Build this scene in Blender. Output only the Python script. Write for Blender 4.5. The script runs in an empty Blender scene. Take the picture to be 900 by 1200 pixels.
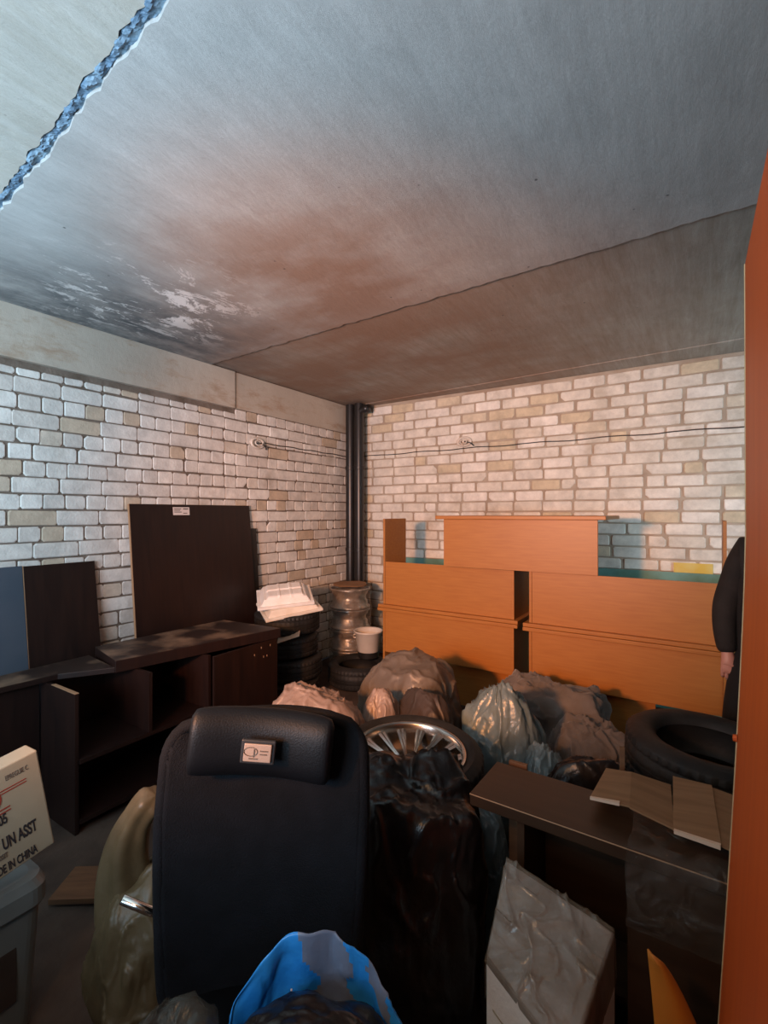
import bpy, bmesh, math, random
from math import pi, sin, cos, radians, atan2, sqrt, hypot
from mathutils import Vector, Matrix, noise, Euler
C = bpy.context.scene.collection
sc = bpy.context.scene

# ------------------------------------------------------------------ camera
cam = bpy.data.cameras.new('camera'); co = bpy.data.objects.new('camera', cam); C.objects.link(co)
co.location = (0, 0, 1.55)
co.rotation_mode = 'XYZ'
co.rotation_euler = (Matrix.Rotation(radians(32.8065), 4, 'Z') @ Matrix.Rotation(radians(90.13), 4, 'X') @ Matrix.Rotation(radians(-0.10), 4, 'Z')).to_euler()
cam.sensor_fit = 'HORIZONTAL'; cam.sensor_width = 36; cam.lens = 36 * 567 / 900
cam.clip_start = 0.02
sc.camera = co
# ------------------------------------------------------------------ light and exposure
w = bpy.data.worlds.new('world'); sc.world = w; w.use_nodes = True
w.node_tree.nodes['Background'].inputs[0].default_value = (0.62, 0.78, 1, 1)
w.node_tree.nodes['Background'].inputs[1].default_value = 0.08
def area(name, loc, rot, sx, sy, power, col):
    l = bpy.data.lights.new(name, 'AREA'); l.shape = 'RECTANGLE'; l.size = sx; l.size_y = sy; l.energy = power; l.color = col
    o = bpy.data.objects.new(name, l); C.objects.link(o); o.location = loc; o.rotation_euler = [radians(a) for a in rot]
    return o
# cool daylight coming in through the open garage gate behind the camera
area('gate_daylight', (-1.35, -1.25, 1.60), (116, 0, 22), 2.1, 1.1, 92, (0.54, 0.79, 1.0)).data.spread = radians(130)
# cool light added for the back wall's right end; right wall has no door
sd = area('cool_side_fill', (2.02, 2.9, 1.35), (90, 0, 0), .9, 1.6, 19, (0.58, 0.86, 1.0)); sd.rotation_euler = (Vector((0.1, 4.5, 1.8)) - Vector((2.02, 2.9, 1.35))).to_track_quat('-Z', 'Y').to_euler(); sd.data.spread = radians(100)
# warm work lamp standing behind the camera, aimed at the far corner
def spot(name, loc, target, power, size, col, blend=0.8, rad=0.12):
    l = bpy.data.lights.new(name, 'SPOT'); l.energy = power; l.color = col; l.spot_size = radians(size); l.spot_blend = blend; l.shadow_soft_size = rad
    o = bpy.data.objects.new(name, l); C.objects.link(o); o.location = loc
    o.rotation_euler = (Vector(target) - Vector(loc)).to_track_quat('-Z', 'Y').to_euler()
spot('work_lamp', (-1.15, -0.7, 1.75), (-2.0, 4.5, 1.50), 620, 74, (1.0, 0.35, 0.085), 0.9)
fill = bpy.data.lights.new('warm_fill', 'POINT'); fill.energy = 22; fill.color = (1.0, 0.52, 0.22); fill.shadow_soft_size = .05  # weak warm light added to warm the foreground, not a known lamp
bo = bpy.data.objects.new('warm_fill', fill); C.objects.link(bo); bo.location = (-0.5, -0.55, 2.1)
sc.view_settings.view_transform = 'Standard'; sc.view_settings.look = 'None'
sc.view_settings.gamma = 1; sc.view_settings.use_curve_mapping = False
sc.view_settings.exposure = 0.0

# ------------------------------------------------------------------ materials
def nodes(m):
    m.use_nodes = True; t = m.node_tree; b = t.nodes['Principled BSDF']
    return t, t.nodes, t.links, b
def mat(name, col, rough=0.6, col2=None, scale=4.0, stretch=(1, 1, 1), metal=0.0, bump=0.0, bscale=40.0, bstretch=None, spec=0.5, contrast=(0.35, 0.65), coat=0.0, detail=6, trans=0.0, sheen=0.0):
    m = bpy.data.materials.new(name); t, N, L, b = nodes(m)
    b.inputs['Base Color'].default_value = (*col, 1); b.inputs['Roughness'].default_value = rough; b.inputs['Metallic'].default_value = metal
    b.inputs['Specular IOR Level'].default_value = spec; b.inputs['Coat Weight'].default_value = coat
    b.inputs['Sheen Weight'].default_value = sheen
    if trans: b.inputs['Transmission Weight'].default_value = trans
    tc = N.new('ShaderNodeTexCoord')
    def nz(sc_, st, det=detail):
        mp = N.new('ShaderNodeMapping'); mp.inputs['Scale'].default_value = st
        L.new(tc.outputs['Object'], mp.inputs[0]); n = N.new('ShaderNodeTexNoise'); n.inputs['Scale'].default_value = sc_; n.inputs['Detail'].default_value = det
        L.new(mp.outputs[0], n.inputs[0]); return n
    if col2:
        n = nz(scale, stretch); r = N.new('ShaderNodeValToRGB'); r.color_ramp.elements[0].position = contrast[0]; r.color_ramp.elements[1].position = contrast[1]
        r.color_ramp.elements[0].color = (*col, 1); r.color_ramp.elements[1].color = (*col2, 1)
        L.new(n.outputs[0], r.inputs[0]); L.new(r.outputs[0], b.inputs['Base Color'])
    if bump:
        n = nz(bscale, bstretch or stretch, 5); bp = N.new('ShaderNodeBump'); bp.inputs['Strength'].default_value = bump; bp.inputs['Distance'].default_value = 0.01
        L.new(n.outputs[0], bp.inputs['Height']); L.new(bp.outputs[0], b.inputs['Normal'])
    return m

def brick_mat(name, a, b_, c):
    m = bpy.data.materials.new(name); t, N, L, b = nodes(m); b.inputs['Roughness'].default_value = 0.85
    g = N.new('ShaderNodeNewGeometry'); r = N.new('ShaderNodeValToRGB'); cr = r.color_ramp
    cr.elements[0].color = (*a, 1); cr.elements[1].color = (*b_, 1); e = cr.elements.new(0.6); e.color = (*[(x + y) / 2 for x, y in zip(a, b_)], 1)
    e = cr.elements.new(0.87); e.color = (*b_, 1); e = cr.elements.new(0.93); e.color = (*c, 1); cr.elements[-1].color = (*c, 1)
    L.new(g.outputs['Random Per Island'], r.inputs[0])
    n = N.new('ShaderNodeTexNoise'); n.inputs['Scale'].default_value = 9; n.inputs['Detail'].default_value = 8; n.inputs['Roughness'].default_value = 0.7
    L.new(g.outputs['Position'], n.inputs[0])
    mr = N.new('ShaderNodeMapRange'); mr.inputs[1].default_value = 0.3; mr.inputs[2].default_value = 0.7; mr.inputs[3].default_value = 0.72; mr.inputs[4].default_value = 1.12
    L.new(n.outputs[0], mr.inputs[0])
    mx = N.new('ShaderNodeMix'); mx.data_type = 'RGBA'; mx.blend_type = 'MULTIPLY'; mx.inputs[0].default_value = 1
    L.new(r.outputs[0], mx.inputs[6]); L.new(mr.outputs[0], mx.inputs[7])
    # dirt blotches
    n2 = N.new('ShaderNodeTexNoise'); n2.inputs['Scale'].default_value = 2.3; n2.inputs['Detail'].default_value = 10; n2.inputs['Roughness'].default_value = 0.65; L.new(g.outputs['Position'], n2.inputs[0])
    r2 = N.new('ShaderNodeValToRGB'); r2.color_ramp.elements[0].position = 0.55; r2.color_ramp.elements[1].position = 0.72; r2.color_ramp.elements[1].color = (0.6, 0.6, 0.6, 1); r2.color_ramp.elements[0].color = (0, 0, 0, 1)
    L.new(n2.outputs[0], r2.inputs[0])
    m2 = N.new('ShaderNodeMix'); m2.data_type = 'RGBA'; L.new(r2.outputs[0], m2.inputs[0]); L.new(mx.outputs[2], m2.inputs[6]); m2.inputs[7].default_value = (*[x * 0.55 for x in c], 1)
    L.new(m2.outputs[2], b.inputs['Base Color'])
    n3 = N.new('ShaderNodeTexNoise'); n3.inputs['Scale'].default_value = 60; n3.inputs['Detail'].default_value = 6; L.new(g.outputs['Position'], n3.inputs[0])
    bp = N.new('ShaderNodeBump'); bp.inputs['Strength'].default_value = 0.35; bp.inputs['Distance'].default_value = 0.008; L.new(n3.outputs[0], bp.inputs['Height']); L.new(bp.outputs[0], b.inputs['Normal'])
    return m

def concrete_mat(name, base, streak=True):
    m = bpy.data.materials.new(name); t, N, L, b = nodes(m); b.inputs['Roughness'].default_value = 0.8; b.inputs['Specular IOR Level'].default_value = 0.3
    g = N.new('ShaderNodeNewGeometry')
    def nz(st, s, det=8, rough=0.6, dist=0):
        mp = N.new('ShaderNodeMapping'); mp.inputs['Scale'].default_value = st; L.new(g.outputs['Position'], mp.inputs[0])
        n = N.new('ShaderNodeTexNoise'); n.inputs['Scale'].default_value = s; n.inputs['Detail'].default_value = det; n.inputs['Roughness'].default_value = rough; n.inputs['Distortion'].default_value = dist
        L.new(mp.outputs[0], n.inputs[0]); return n.outputs[0]
    def ramp(src, p0, p1, c0=(0, 0, 0), c1=(1, 1, 1)):
        r = N.new('ShaderNodeValToRGB'); r.color_ramp.elements[0].position = p0; r.color_ramp.elements[1].position = p1
        r.color_ramp.elements[0].color = (*c0, 1); r.color_ramp.elements[1].color = (*c1, 1); L.new(src, r.inputs[0]); return r.outputs[0]
    def mix(fac, a, c, mode='MIX'):
        x = N.new('ShaderNodeMix'); x.data_type = 'RGBA'; x.blend_type = mode
        if isinstance(fac, float): x.inputs[0].default_value = fac
        else: L.new(fac, x.inputs[0])
        for k, v in ((6, a), (7, c)):
            if isinstance(v, tuple): x.inputs[k].default_value = (*v, 1)
            else: L.new(v, x.inputs[k])
        return x.outputs[2]
    def math_(op, a, c):
        x = N.new('ShaderNodeMath'); x.operation = op; x.use_clamp = True
        for k, v in ((0, a), (1, c)):
            if isinstance(v, float): x.inputs[k].default_value = v
            else: L.new(v, x.inputs[k])
        return x.outputs[0]
    def blob(c, r0, r1):
        d = N.new('ShaderNodeVectorMath'); d.operation = 'DISTANCE'; L.new(g.outputs['Position'], d.inputs[0]); d.inputs[1].default_value = c
        mr = N.new('ShaderNodeMapRange'); mr.inputs[1].default_value = r1; mr.inputs[2].default_value = r0; L.new(d.outputs['Value'], mr.inputs[0]); return mr.outputs[0]
    col = mix(ramp(nz((1, 1, 1), 1.3), 0.3, 0.7), tuple(x * 0.82 for x in base), tuple(x * 1.12 for x in base))
    if streak:
        s1 = nz((10, 0.8, 1), 2.0, 9, 0.75, 0.25)
        col = mix(ramp(s1, 0.35, 0.7), col, mix(0.42, col, (0.64, 0.65, 0.63)))
        s2 = nz((16, 1.3, 1), 3.0, 9, 0.75)
        col = mix(math_('MULTIPLY', ramp(nz((2.2, 1.2, 1), 2.6, 12, 0.72, .6), 0.45, 0.7), 0.35), col, tuple(x * 0.6 for x in base))
        col = mix(math_('MULTIPLY', ramp(s2, 0.50, 0.75), 0.26), col, tuple(x * 0.55 for x in base))
        # brown staining plus painted-in warm lamp glow, mid ceiling and far slab
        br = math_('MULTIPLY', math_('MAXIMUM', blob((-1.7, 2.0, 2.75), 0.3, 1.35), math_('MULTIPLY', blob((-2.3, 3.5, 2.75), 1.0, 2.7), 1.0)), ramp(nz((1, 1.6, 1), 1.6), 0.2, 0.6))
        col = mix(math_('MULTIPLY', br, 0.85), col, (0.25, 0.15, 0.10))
        # dark damp band along the left beam
        dk = math_('MULTIPLY', blob((-3.35, 1.75, 2.75), 0.5, 1.25), ramp(nz((2, 1, 1), 2.5, 10, 0.7), 0.33, 0.6))
        col = mix(math_('MULTIPLY', dk, 0.85), col, (0.07, 0.08, 0.09))
        # white scuffs
        wh = math_('MULTIPLY', blob((-2.65, 1.6, 2.75), 0.25, 0.75), ramp(nz((3.0, 1.3, 1), 2.0, 12, 0.8, 0.5), 0.54, 0.57))
        col = mix(wh, col, (0.8, 0.76, 0.73))
        # pinholes
        v = N.new('ShaderNodeTexVoronoi'); v.inputs['Scale'].default_value = 7; L.new(g.outputs['Position'], v.inputs[0])
        pin = ramp(v.outputs['Distance'], 0.02, 0.05, (1, 1, 1), (0, 0, 0))
        col = mix(math_('MULTIPLY', pin, 0.8), col, (0.05, 0.05, 0.05))
    else:
        col = mix(ramp(nz((1, 1, 3), 2.6, 10, 0.7), 0.5, 0.68), col, tuple(x * y for x, y in zip(base, (0.75, 0.6, 0.5))))
    L.new(col, b.inputs['Base Color'])
    hb = nz((6, 2, 4), 5, 10, 0.75) if streak else nz((1, 1, 1), 14, 8, 0.7)
    bp = N.new('ShaderNodeBump'); bp.inputs['Strength'].default_value = 0.35; bp.inputs['Distance'].default_value = 0.012; L.new(hb, bp.inputs['Height']); L.new(bp.outputs[0], b.inputs['Normal'])
    return m

def film_mat(name, col, opac, rough=0.2, bump=0.6, bscale=9):
    m = bpy.data.materials.new(name); t, N, L, b = nodes(m)
    b.inputs['Base Color'].default_value = (*col, 1); b.inputs['Roughness'].default_value = rough; b.inputs['Specular IOR Level'].default_value = 0.7
    tr = N.new('ShaderNodeBsdfTransparent'); mx = N.new('ShaderNodeMixShader'); out = N['Material Output']
    tc = N.new('ShaderNodeTexCoord'); n = N.new('ShaderNodeTexNoise'); n.inputs['Scale'].default_value = bscale; n.inputs['Detail'].default_value = 6; n.inputs['Distortion'].default_value = 1.2; L.new(tc.outputs['Object'], n.inputs[0])
    bp = N.new('ShaderNodeBump'); bp.inputs['Strength'].default_value = bump; bp.inputs['Distance'].default_value = 0.03; L.new(n.outputs[0], bp.inputs['Height']); L.new(bp.outputs[0], b.inputs['Normal'])
    mr = N.new('ShaderNodeMapRange'); mr.inputs[1].default_value = 0.3; mr.inputs[2].default_value = 0.7; mr.inputs[3].default_value = max(0, opac - 0.15); mr.inputs[4].default_value = min(1, opac + 0.2)
    L.new(n.outputs[0], mr.inputs[0]); L.new(mr.outputs[0], mx.inputs[0]); L.new(tr.outputs[0], mx.inputs[1]); L.new(b.outputs[0], mx.inputs[2]); L.new(mx.outputs[0], out.inputs[0])
    return m

M = {}
M['brickL'] = brick_mat('silicate_brick_left', (0.68, 0.62, 0.56), (0.86, 0.82, 0.76), (0.60, 0.48, 0.36))
M['brickR'] = brick_mat('silicate_brick_right', (0.74, 0.69, 0.60), (0.88, 0.84, 0.77), (0.68, 0.58, 0.42))
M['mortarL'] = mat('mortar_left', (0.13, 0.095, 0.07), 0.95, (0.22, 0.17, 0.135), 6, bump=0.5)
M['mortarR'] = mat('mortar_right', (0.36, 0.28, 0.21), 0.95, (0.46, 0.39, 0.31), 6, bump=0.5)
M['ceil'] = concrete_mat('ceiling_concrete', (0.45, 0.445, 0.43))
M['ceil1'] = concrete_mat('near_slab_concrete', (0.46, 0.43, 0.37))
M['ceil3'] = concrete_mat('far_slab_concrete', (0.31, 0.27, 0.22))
M['beam'] = concrete_mat('beam_concrete', (0.52, 0.45, 0.37), False)
M['joint'] = mat('joint_mortar', (0.10, 0.17, 0.25), 0.7, (0.24, 0.34, 0.42), 12, (1, 1, 1), bump=0.8, bscale=30, contrast=(0.42, 0.66))
M['plain'] = mat('grey_plaster', (0.34, 0.32, 0.30), 0.9, (0.42, 0.4, 0.38), 3)
M['floor'] = mat('dirty_floor', (0.035, 0.022, 0.016), 0.85, (0.085, 0.058, 0.042), 3.5, bump=0.5, bscale=25, detail=10)
M['beech'] = mat('beech_laminate', (0.42, 0.172, 0.040), 0.42, (0.355, 0.132, 0.030), 5, (1.2, 8, 14), contrast=(0.3, 0.75), spec=0.4)
M['beech_edge'] = mat('beech_edging', (0.48, 0.17, 0.04), 0.3, spec=0.5)
M['door'] = mat('orange_laminate', (0.58, 0.092, 0.010), 0.5, (0.48, 0.070, 0.008), 3, (1, 6, 0.8), contrast=(0.3, 0.75), spec=0.3)
M['door_edge'] = mat('raw_chipboard_edge', (0.55, 0.42, 0.22), 0.7, (0.45, 0.32, 0.17), 30)
M['wenge'] = mat('wenge_laminate', (0.011, 0.0055, 0.0048), 0.42, (0.022, 0.0095, 0.007), 4, (8, 8, 0.8), contrast=(0.3, 0.7), spec=0.4)
M['wenge_top'] = mat('dusty_wenge_top', (0.022, 0.011, 0.008), 0.55, (0.30, 0.20, 0.13), 5, (1, 1, 1), contrast=(0.45, 0.78), spec=0.4, detail=10)
M['wenge_brown'] = mat('brown_shelf_laminate', (0.032, 0.015, 0.007), 0.42, (0.045, 0.022, 0.011), 4, (1, 8, 8), spec=0.35)
M['edge_light'] = mat('pale_board_edge', (0.38, 0.22, 0.12), 0.6)
M['greydoor'] = mat('blue_grey_panel', (0.055, 0.075, 0.10), 0.4, (0.075, 0.09, 0.115), 3)
M['black'] = mat('black_paint', (0.012, 0.012, 0.013), 0.35, (0.02, 0.018, 0.017), 8)
M['rubber'] = mat('tyre_rubber', (0.010, 0.010, 0.010), 0.62, (0.020, 0.019, 0.018), 10, bump=0.15, bscale=60, spec=0.35)
M['alloy'] = mat('silver_alloy', (0.62, 0.58, 0.54), 0.22, (0.5, 0.45, 0.40), 6, metal=1.0)
M['steel'] = mat('dull_steel', (0.30, 0.28, 0.26), 0.34, (0.55, 0.52, 0.48), 14, metal=0.9, bump=0.8, bscale=16)
M['chrome'] = mat('chrome', (0.82, 0.78, 0.74), 0.14, metal=1.0)
M['plate'] = mat('satin_plate', (0.50, 0.36, 0.28), 0.5, metal=0.3)
M['mesh'] = mat('black_mesh_fabric', (0.0035, 0.0042, 0.006), 0.85, (0.006, 0.007, 0.010), 14, bump=0.4, bscale=300, spec=0.2)
M['leather'] = mat('black_leather', (0.0035, 0.0043, 0.006), 0.5, (0.0055, 0.0065, 0.009), 12, bump=0.12, bscale=260, spec=0.3)
M['garbage'] = mat('black_garbage_plastic', (0.006, 0.004, 0.004), 0.28, (0.014, 0.009, 0.007), 7, bump=0.7, bscale=14, spec=0.5)
M['bag_grey'] = mat('grey_plastic', (0.10, 0.08, 0.065), 0.42, (0.16, 0.13, 0.105), 5, bump=0.6, bscale=14)
M['bag_pink'] = mat('pale_plastic', (0.20, 0.145, 0.12), 0.36, (0.30, 0.225, 0.19), 6, bump=0.6, bscale=16)
M['bag_brown'] = mat('brown_plastic', (0.035, 0.026, 0.022), 0.5, (0.065, 0.046, 0.038), 5, bump=0.6, bscale=14)
M['bag_blue'] = mat('blue_grey_plastic', (0.09, 0.13, 0.145), 0.28, (0.19, 0.24, 0.25), 6, bump=0.9, bscale=15)
M['bag_tan'] = mat('tan_plastic', (0.075, 0.053, 0.025), 0.45, (0.12, 0.088, 0.046), 5, bump=0.7, bscale=12)
M['cloth'] = mat('grey_cloth', (0.10, 0.083, 0.073), 0.9, (0.16, 0.135, 0.12), 6, bump=0.6, bscale=20, sheen=0.2)
M['foam'] = mat('polystyrene', (0.80, 0.74, 0.68), 0.6, (0.86, 0.82, 0.78), 12, bump=0.25, bscale=90)
M['foam_dirty'] = mat('yellowed_polystyrene', (0.72, 0.62, 0.50), 0.45, (0.84, 0.76, 0.66), 8, bump=0.2, bscale=60)
M['pot'] = mat('white_plastic', (0.74, 0.68, 0.60), 0.35, (0.66, 0.58, 0.50), 7)
M['card'] = mat('cardboard', (0.21, 0.105, 0.045), 0.9, (0.26, 0.135, 0.062), 5, (1, 10, 1), bump=0.15, bscale=60)
M['cardedge'] = mat('torn_liner', (0.60, 0.42, 0.30), 0.85)
M['carton'] = mat('cream_carton', (0.44, 0.38, 0.27), 0.8, (0.38, 0.32, 0.225), 4)
M['red'] = mat('red_ink', (0.34, 0.05, 0.03), 0.8)
M['ink'] = mat('dark_ink', (0.03, 0.026, 0.03), 0.8)
M['inkgrey'] = mat('grey_ink', (0.14, 0.11, 0.09), 0.8)
M['tub'] = mat('pale_grey_plastic', (0.15, 0.17, 0.17), 0.4, (0.12, 0.14, 0.14), 6)
M['darktub'] = mat('dark_plastic', (0.03, 0.03, 0.032), 0.4)
M['green'] = mat('green_painted_board', (0.07, 0.15, 0.09), 0.6, (0.14, 0.34, 0.32), 2.2, contrast=(0.4, 0.6))
M['yellow'] = mat('yellow_board', (0.66, 0.46, 0.07), 0.6, (0.7, 0.58, 0.2), 6)
M['bluebag'] = mat('bright_blue_plastic', (0.02, 0.27, 0.85), 0.3, (0.05, 0.42, 1.0), 6, bump=0.7, bscale=14)
M['bluebag_grey'] = mat('greyish_print_on_blue', (0.16, 0.22, 0.34), 0.4, (0.22, 0.26, 0.36), 8, bump=0.6, bscale=14)
M['orange'] = mat('mustard_sheet', (0.55, 0.20, 0.02), 0.6, (0.44, 0.14, 0.012), 5, contrast=(0.3, 0.7))
M['paper'] = mat('white_paper', (0.68, 0.6, 0.56), 0.8)
M['wood'] = mat('raw_wood', (0.12, 0.055, 0.025), 0.8, (0.17, 0.08, 0.035), 6, (1, 8, 8))
M['skin'] = mat('skin', (0.55, 0.27, 0.21), 0.5); M['skin'].node_tree.nodes['Principled BSDF'].inputs['Subsurface Weight'].default_value = 0.08
M['jacket'] = mat('black_jacket', (0.010, 0.009, 0.009), 0.85, (0.018, 0.015, 0.014), 10, bump=0.4, bscale=22)
M['trousers'] = mat('black_trousers', (0.008, 0.007, 0.007), 0.9)
M['hair'] = mat('dark_hair', (0.02, 0.013, 0.01), 0.6, bump=0.8, bscale=90)
M['eye'] = mat('eye_white', (0.7, 0.68, 0.65), 0.2)
M['film'] = film_mat('clear_film', (0.5, 0.46, 0.43), 0.30, 0.12)
M['film_grey'] = film_mat('cloudy_film', (0.17, 0.13, 0.09), 0.66, 0.16, 0.5, 5)
M['film_dark'] = film_mat('smoky_film', (0.14, 0.12, 0.10), 0.22, 0.05, 1.0, 16)
M['film_bag'] = film_mat('greyish_clear_bag', (0.10, 0.10, 0.085), 0.42, 0.25, 0.6, 7)
M['film_rim'] = film_mat('wrapping_film', (0.45, 0.36, 0.29), 0.22, 0.12, 1.0, 14)

# ------------------------------------------------------------------ helpers
def link(o, parent=None):
    C.objects.link(o)
    if parent: o.parent = parent
    return o
def obj(name, bm, m, parent=None, smooth=False, bevel=0.0, loc=None, rot=None, keep=False):
    me = bpy.data.meshes.new(name)
    if isinstance(bm, bpy.types.Mesh): me = bm
    else:
        bmesh.ops.recalc_face_normals(bm, faces=bm.faces[:]) if not keep else None
        bm.to_mesh(me); bm.free()
    for x in (m if isinstance(m, (list, tuple)) else [m]): me.materials.append(x)
    for p in me.polygons: p.use_smooth = smooth
    o = bpy.data.objects.new(name, me); link(o, parent)
    if loc: o.location = loc
    if rot: o.rotation_euler = rot
    if bevel:
        md = o.modifiers.new('bevel', 'BEVEL'); md.width = bevel; md.segments = 2; md.limit_method = 'ANGLE'
    return o
def thing(name, label, cat, loc=(0, 0, 0), rot=(0, 0, 0), group=None):
    o = bpy.data.objects.new(name, None); o.empty_display_size = 0.05; C.objects.link(o); o.location = loc; o.rotation_euler = rot
    return tag(o, label, cat, group)
def tag(o, label, cat, group=None):
    o['label'] = label; o['category'] = cat
    if group: o['group'] = group
    return o
def struct(o): o['kind'] = 'structure'; return o
def copy_tree(o, parent=None):
    c = o.copy(); C.objects.link(c); c.parent = parent
    for ch in list(o.children): copy_tree(ch, c)
    return c
def box(bm, x0, x1, y0, y1, z0, z1, mx=None, mi=0):
    vs = [bm.verts.new((x, y, z)) for z in (z0, z1) for x, y in ((x0, y0), (x1, y0), (x1, y1), (x0, y1))]
    if mx:
        for v in vs: v.co = mx @ v.co
    for f in ((0, 3, 2, 1), (4, 5, 6, 7), (0, 1, 5, 4), (1, 2, 6, 5), (2, 3, 7, 6), (3, 0, 4, 7)):
        fc = bm.faces.new([vs[i] for i in f]); fc.material_index = mi
    return vs
def bx(*a, mx=None):
    bm = bmesh.new(); box(bm, *a, mx=mx); return bm
def prism(poly, z0, z1):
    bm = bmesh.new(); a = [bm.verts.new((x, y, z0)) for x, y in poly]; b = [bm.verts.new((x, y, z1)) for x, y in poly]
    n = len(poly); bm.faces.new(a[::-1]); bm.faces.new(b)
    for i in range(n): bm.faces.new((a[i], a[(i + 1) % n], b[(i + 1) % n], b[i]))
    return bm
def hexa(bm, lo, hi):
    vs = [bm.verts.new(p) for p in lo] + [bm.verts.new(p) for p in hi]
    for f in ((0, 3, 2, 1), (4, 5, 6, 7), (0, 1, 5, 4), (1, 2, 6, 5), (2, 3, 7, 6), (3, 0, 4, 7)): bm.faces.new([vs[i] for i in f])
def lathe(prof, seg=64, closed=False, bm=None):
    bm = bm or bmesh.new(); rings = []
    for r, z in prof:
        rings.append([bm.verts.new((r * cos(2 * pi * i / seg), r * sin(2 * pi * i / seg), z)) for i in range(seg)] if r > 1e-6 else [bm.verts.new((0, 0, z))])
    pr = list(zip(rings, rings[1:])) + ([(rings[-1], rings[0])] if closed else [])
    for a, b in pr:
        for i in range(seg):
            j = (i + 1) % seg
            if len(a) == 1 and len(b) == 1: continue
            if len(a) == 1: bm.faces.new((a[0], b[i], b[j]))
            elif len(b) == 1: bm.faces.new((a[i], a[j], b[0]))
            else: bm.faces.new((a[i], a[j], b[j], b[i]))
    return bm
def tube(pts, r, seg=10, bm=None):
    bm = bm or bmesh.new(); pts = [Vector(p) for p in pts]; rings = []
    up = Vector((0, 0, 1))
    for i, p in enumerate(pts):
        d = (pts[min(i + 1, len(pts) - 1)] - pts[max(i - 1, 0)]).normalized()
        s = d.cross(up); s = s.normalized() if s.length > 1e-3 else Vector((1, 0, 0)); u = s.cross(d)
        rr = r[i] if isinstance(r, (list, tuple)) else r
        rings.append([bm.verts.new(p + rr * (cos(2 * pi * k / seg) * s + sin(2 * pi * k / seg) * u)) for k in range(seg)])
    for a, b in zip(rings, rings[1:]):
        for k in range(seg): bm.faces.new((a[k], a[(k + 1) % seg], b[(k + 1) % seg], b[k]))
    bm.faces.new(rings[0]); bm.faces.new(rings[-1][::-1]); return bm
def grid(f, nu, nv, bm=None, mi=None):
    bm = bm or bmesh.new()
    V = [[bm.verts.new(f(i / nu, j / nv)) for j in range(nv + 1)] for i in range(nu + 1)]
    for i in range(nu):
        for j in range(nv):
            fc = bm.faces.new((V[i][j], V[i + 1][j], V[i + 1][j + 1], V[i][j + 1]))
            if mi: fc.material_index = mi((i + .5) / nu, (j + .5) / nv)
    return bm
def solid(o, th, sub=0):
    md = o.modifiers.new('thick', 'SOLIDIFY'); md.thickness = th; md.offset = 0
    return o
def nz(p, s, seed=0): return noise.noise(Vector(p) * s + Vector((seed * 17.3, seed * 5.1, -seed * 9.7)))
def ridge(p, s, seed=0): return 1 - abs(nz(p, s, seed)) * 2.2

# ------------------------------------------------------------------ the shell
X0, Y1, ZC = -3.33, 4.517, 2.755
XR, YF = 2.1, -1.3
rnd = random.Random(4)
def brick(bm, u0, u1, z0, z1, proud, put, chip=0.0):
    chip *= .45
    """one brick: chamfered, a little irregular; put(u, depth, z) places it"""
    j = 0.003
    u0 += rnd.uniform(-j, j); u1 += rnd.uniform(-j, j); z0 += rnd.uniform(-j, j) * .8; z1 += rnd.uniform(-j, j) * .8
    c = [rnd.uniform(0.004, 0.014) for _ in range(4)]
    if rnd.random() < chip: c[rnd.randrange(4)] = rnd.uniform(0.02, 0.045)
    dz = rnd.uniform(-.004, .004)
    def ring(ins, d):
        a, b, e, g = u0 + ins, u1 - ins, z0 + ins, z1 - ins
        pts = [(a + c[0], e), (b - c[1], e), (b, e + c[1]), (b, g - c[2]), (b - c[2], g), (a + c[3], g), (a, g - c[3]), (a, e + c[0])]
        return [bm.verts.new(put(u, d, z + dz * (u - u0) / (u1 - u0))) for u, z in pts]
    p = proud + rnd.uniform(-.003, .003)
    A = ring(0, -0.004); B = ring(0.0006, p - 0.004); D = ring(0.005, p)
    for P, Q in ((A, B), (B, D)):
        for i in range(8): bm.faces.new((P[i], P[(i + 1) % 8], Q[(i + 1) % 8], Q[i])).material_index = 1
    bm.faces.new(D).material_index = 1
H = 0.098
# left wall: alternate courses of headers and stretchers
bm = bmesh.new(); box(bm, X0 - 0.25, X0, YF - .25, Y1 + 0.25, 0, ZC + 0.1)
putL = lambda u, d, z: (X0 + d, u, z)
for k in range(25):
    head = k % 2 == 0; L_ = 0.12 if head else 0.25
    y = Y1 - (0.0 if head else rnd.choice((0.06, 0.07))) - 0.008
    if not head: brick(bm, y + 0.004, Y1 - .005, k * H + .011, (k + 1) * H, .009, putL)
    while y > YF + 0.3:
        gap = rnd.uniform(.006, .010); ll = L_ + rnd.uniform(-.004, .004)
        if k == 24:
            brick(bm, y - ll, y - gap + .006, k * H + .011, k * H + (0.095 if y > 2.8 else 0.055), .009, putL, .3)
        elif rnd.random() < 0.06 and not head:
            brick(bm, y - 0.12, y - gap + .006, k * H + .011, (k + 1) * H, .009, putL); y -= .13; continue
        else: brick(bm, y - ll, y - gap + .006, k * H + .009, (k + 1) * H, .009, putL, .13)
        y -= ll + gap - .006
struct(obj('wall_left', bm, [M['mortarL'], M['brickL']]))
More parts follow.
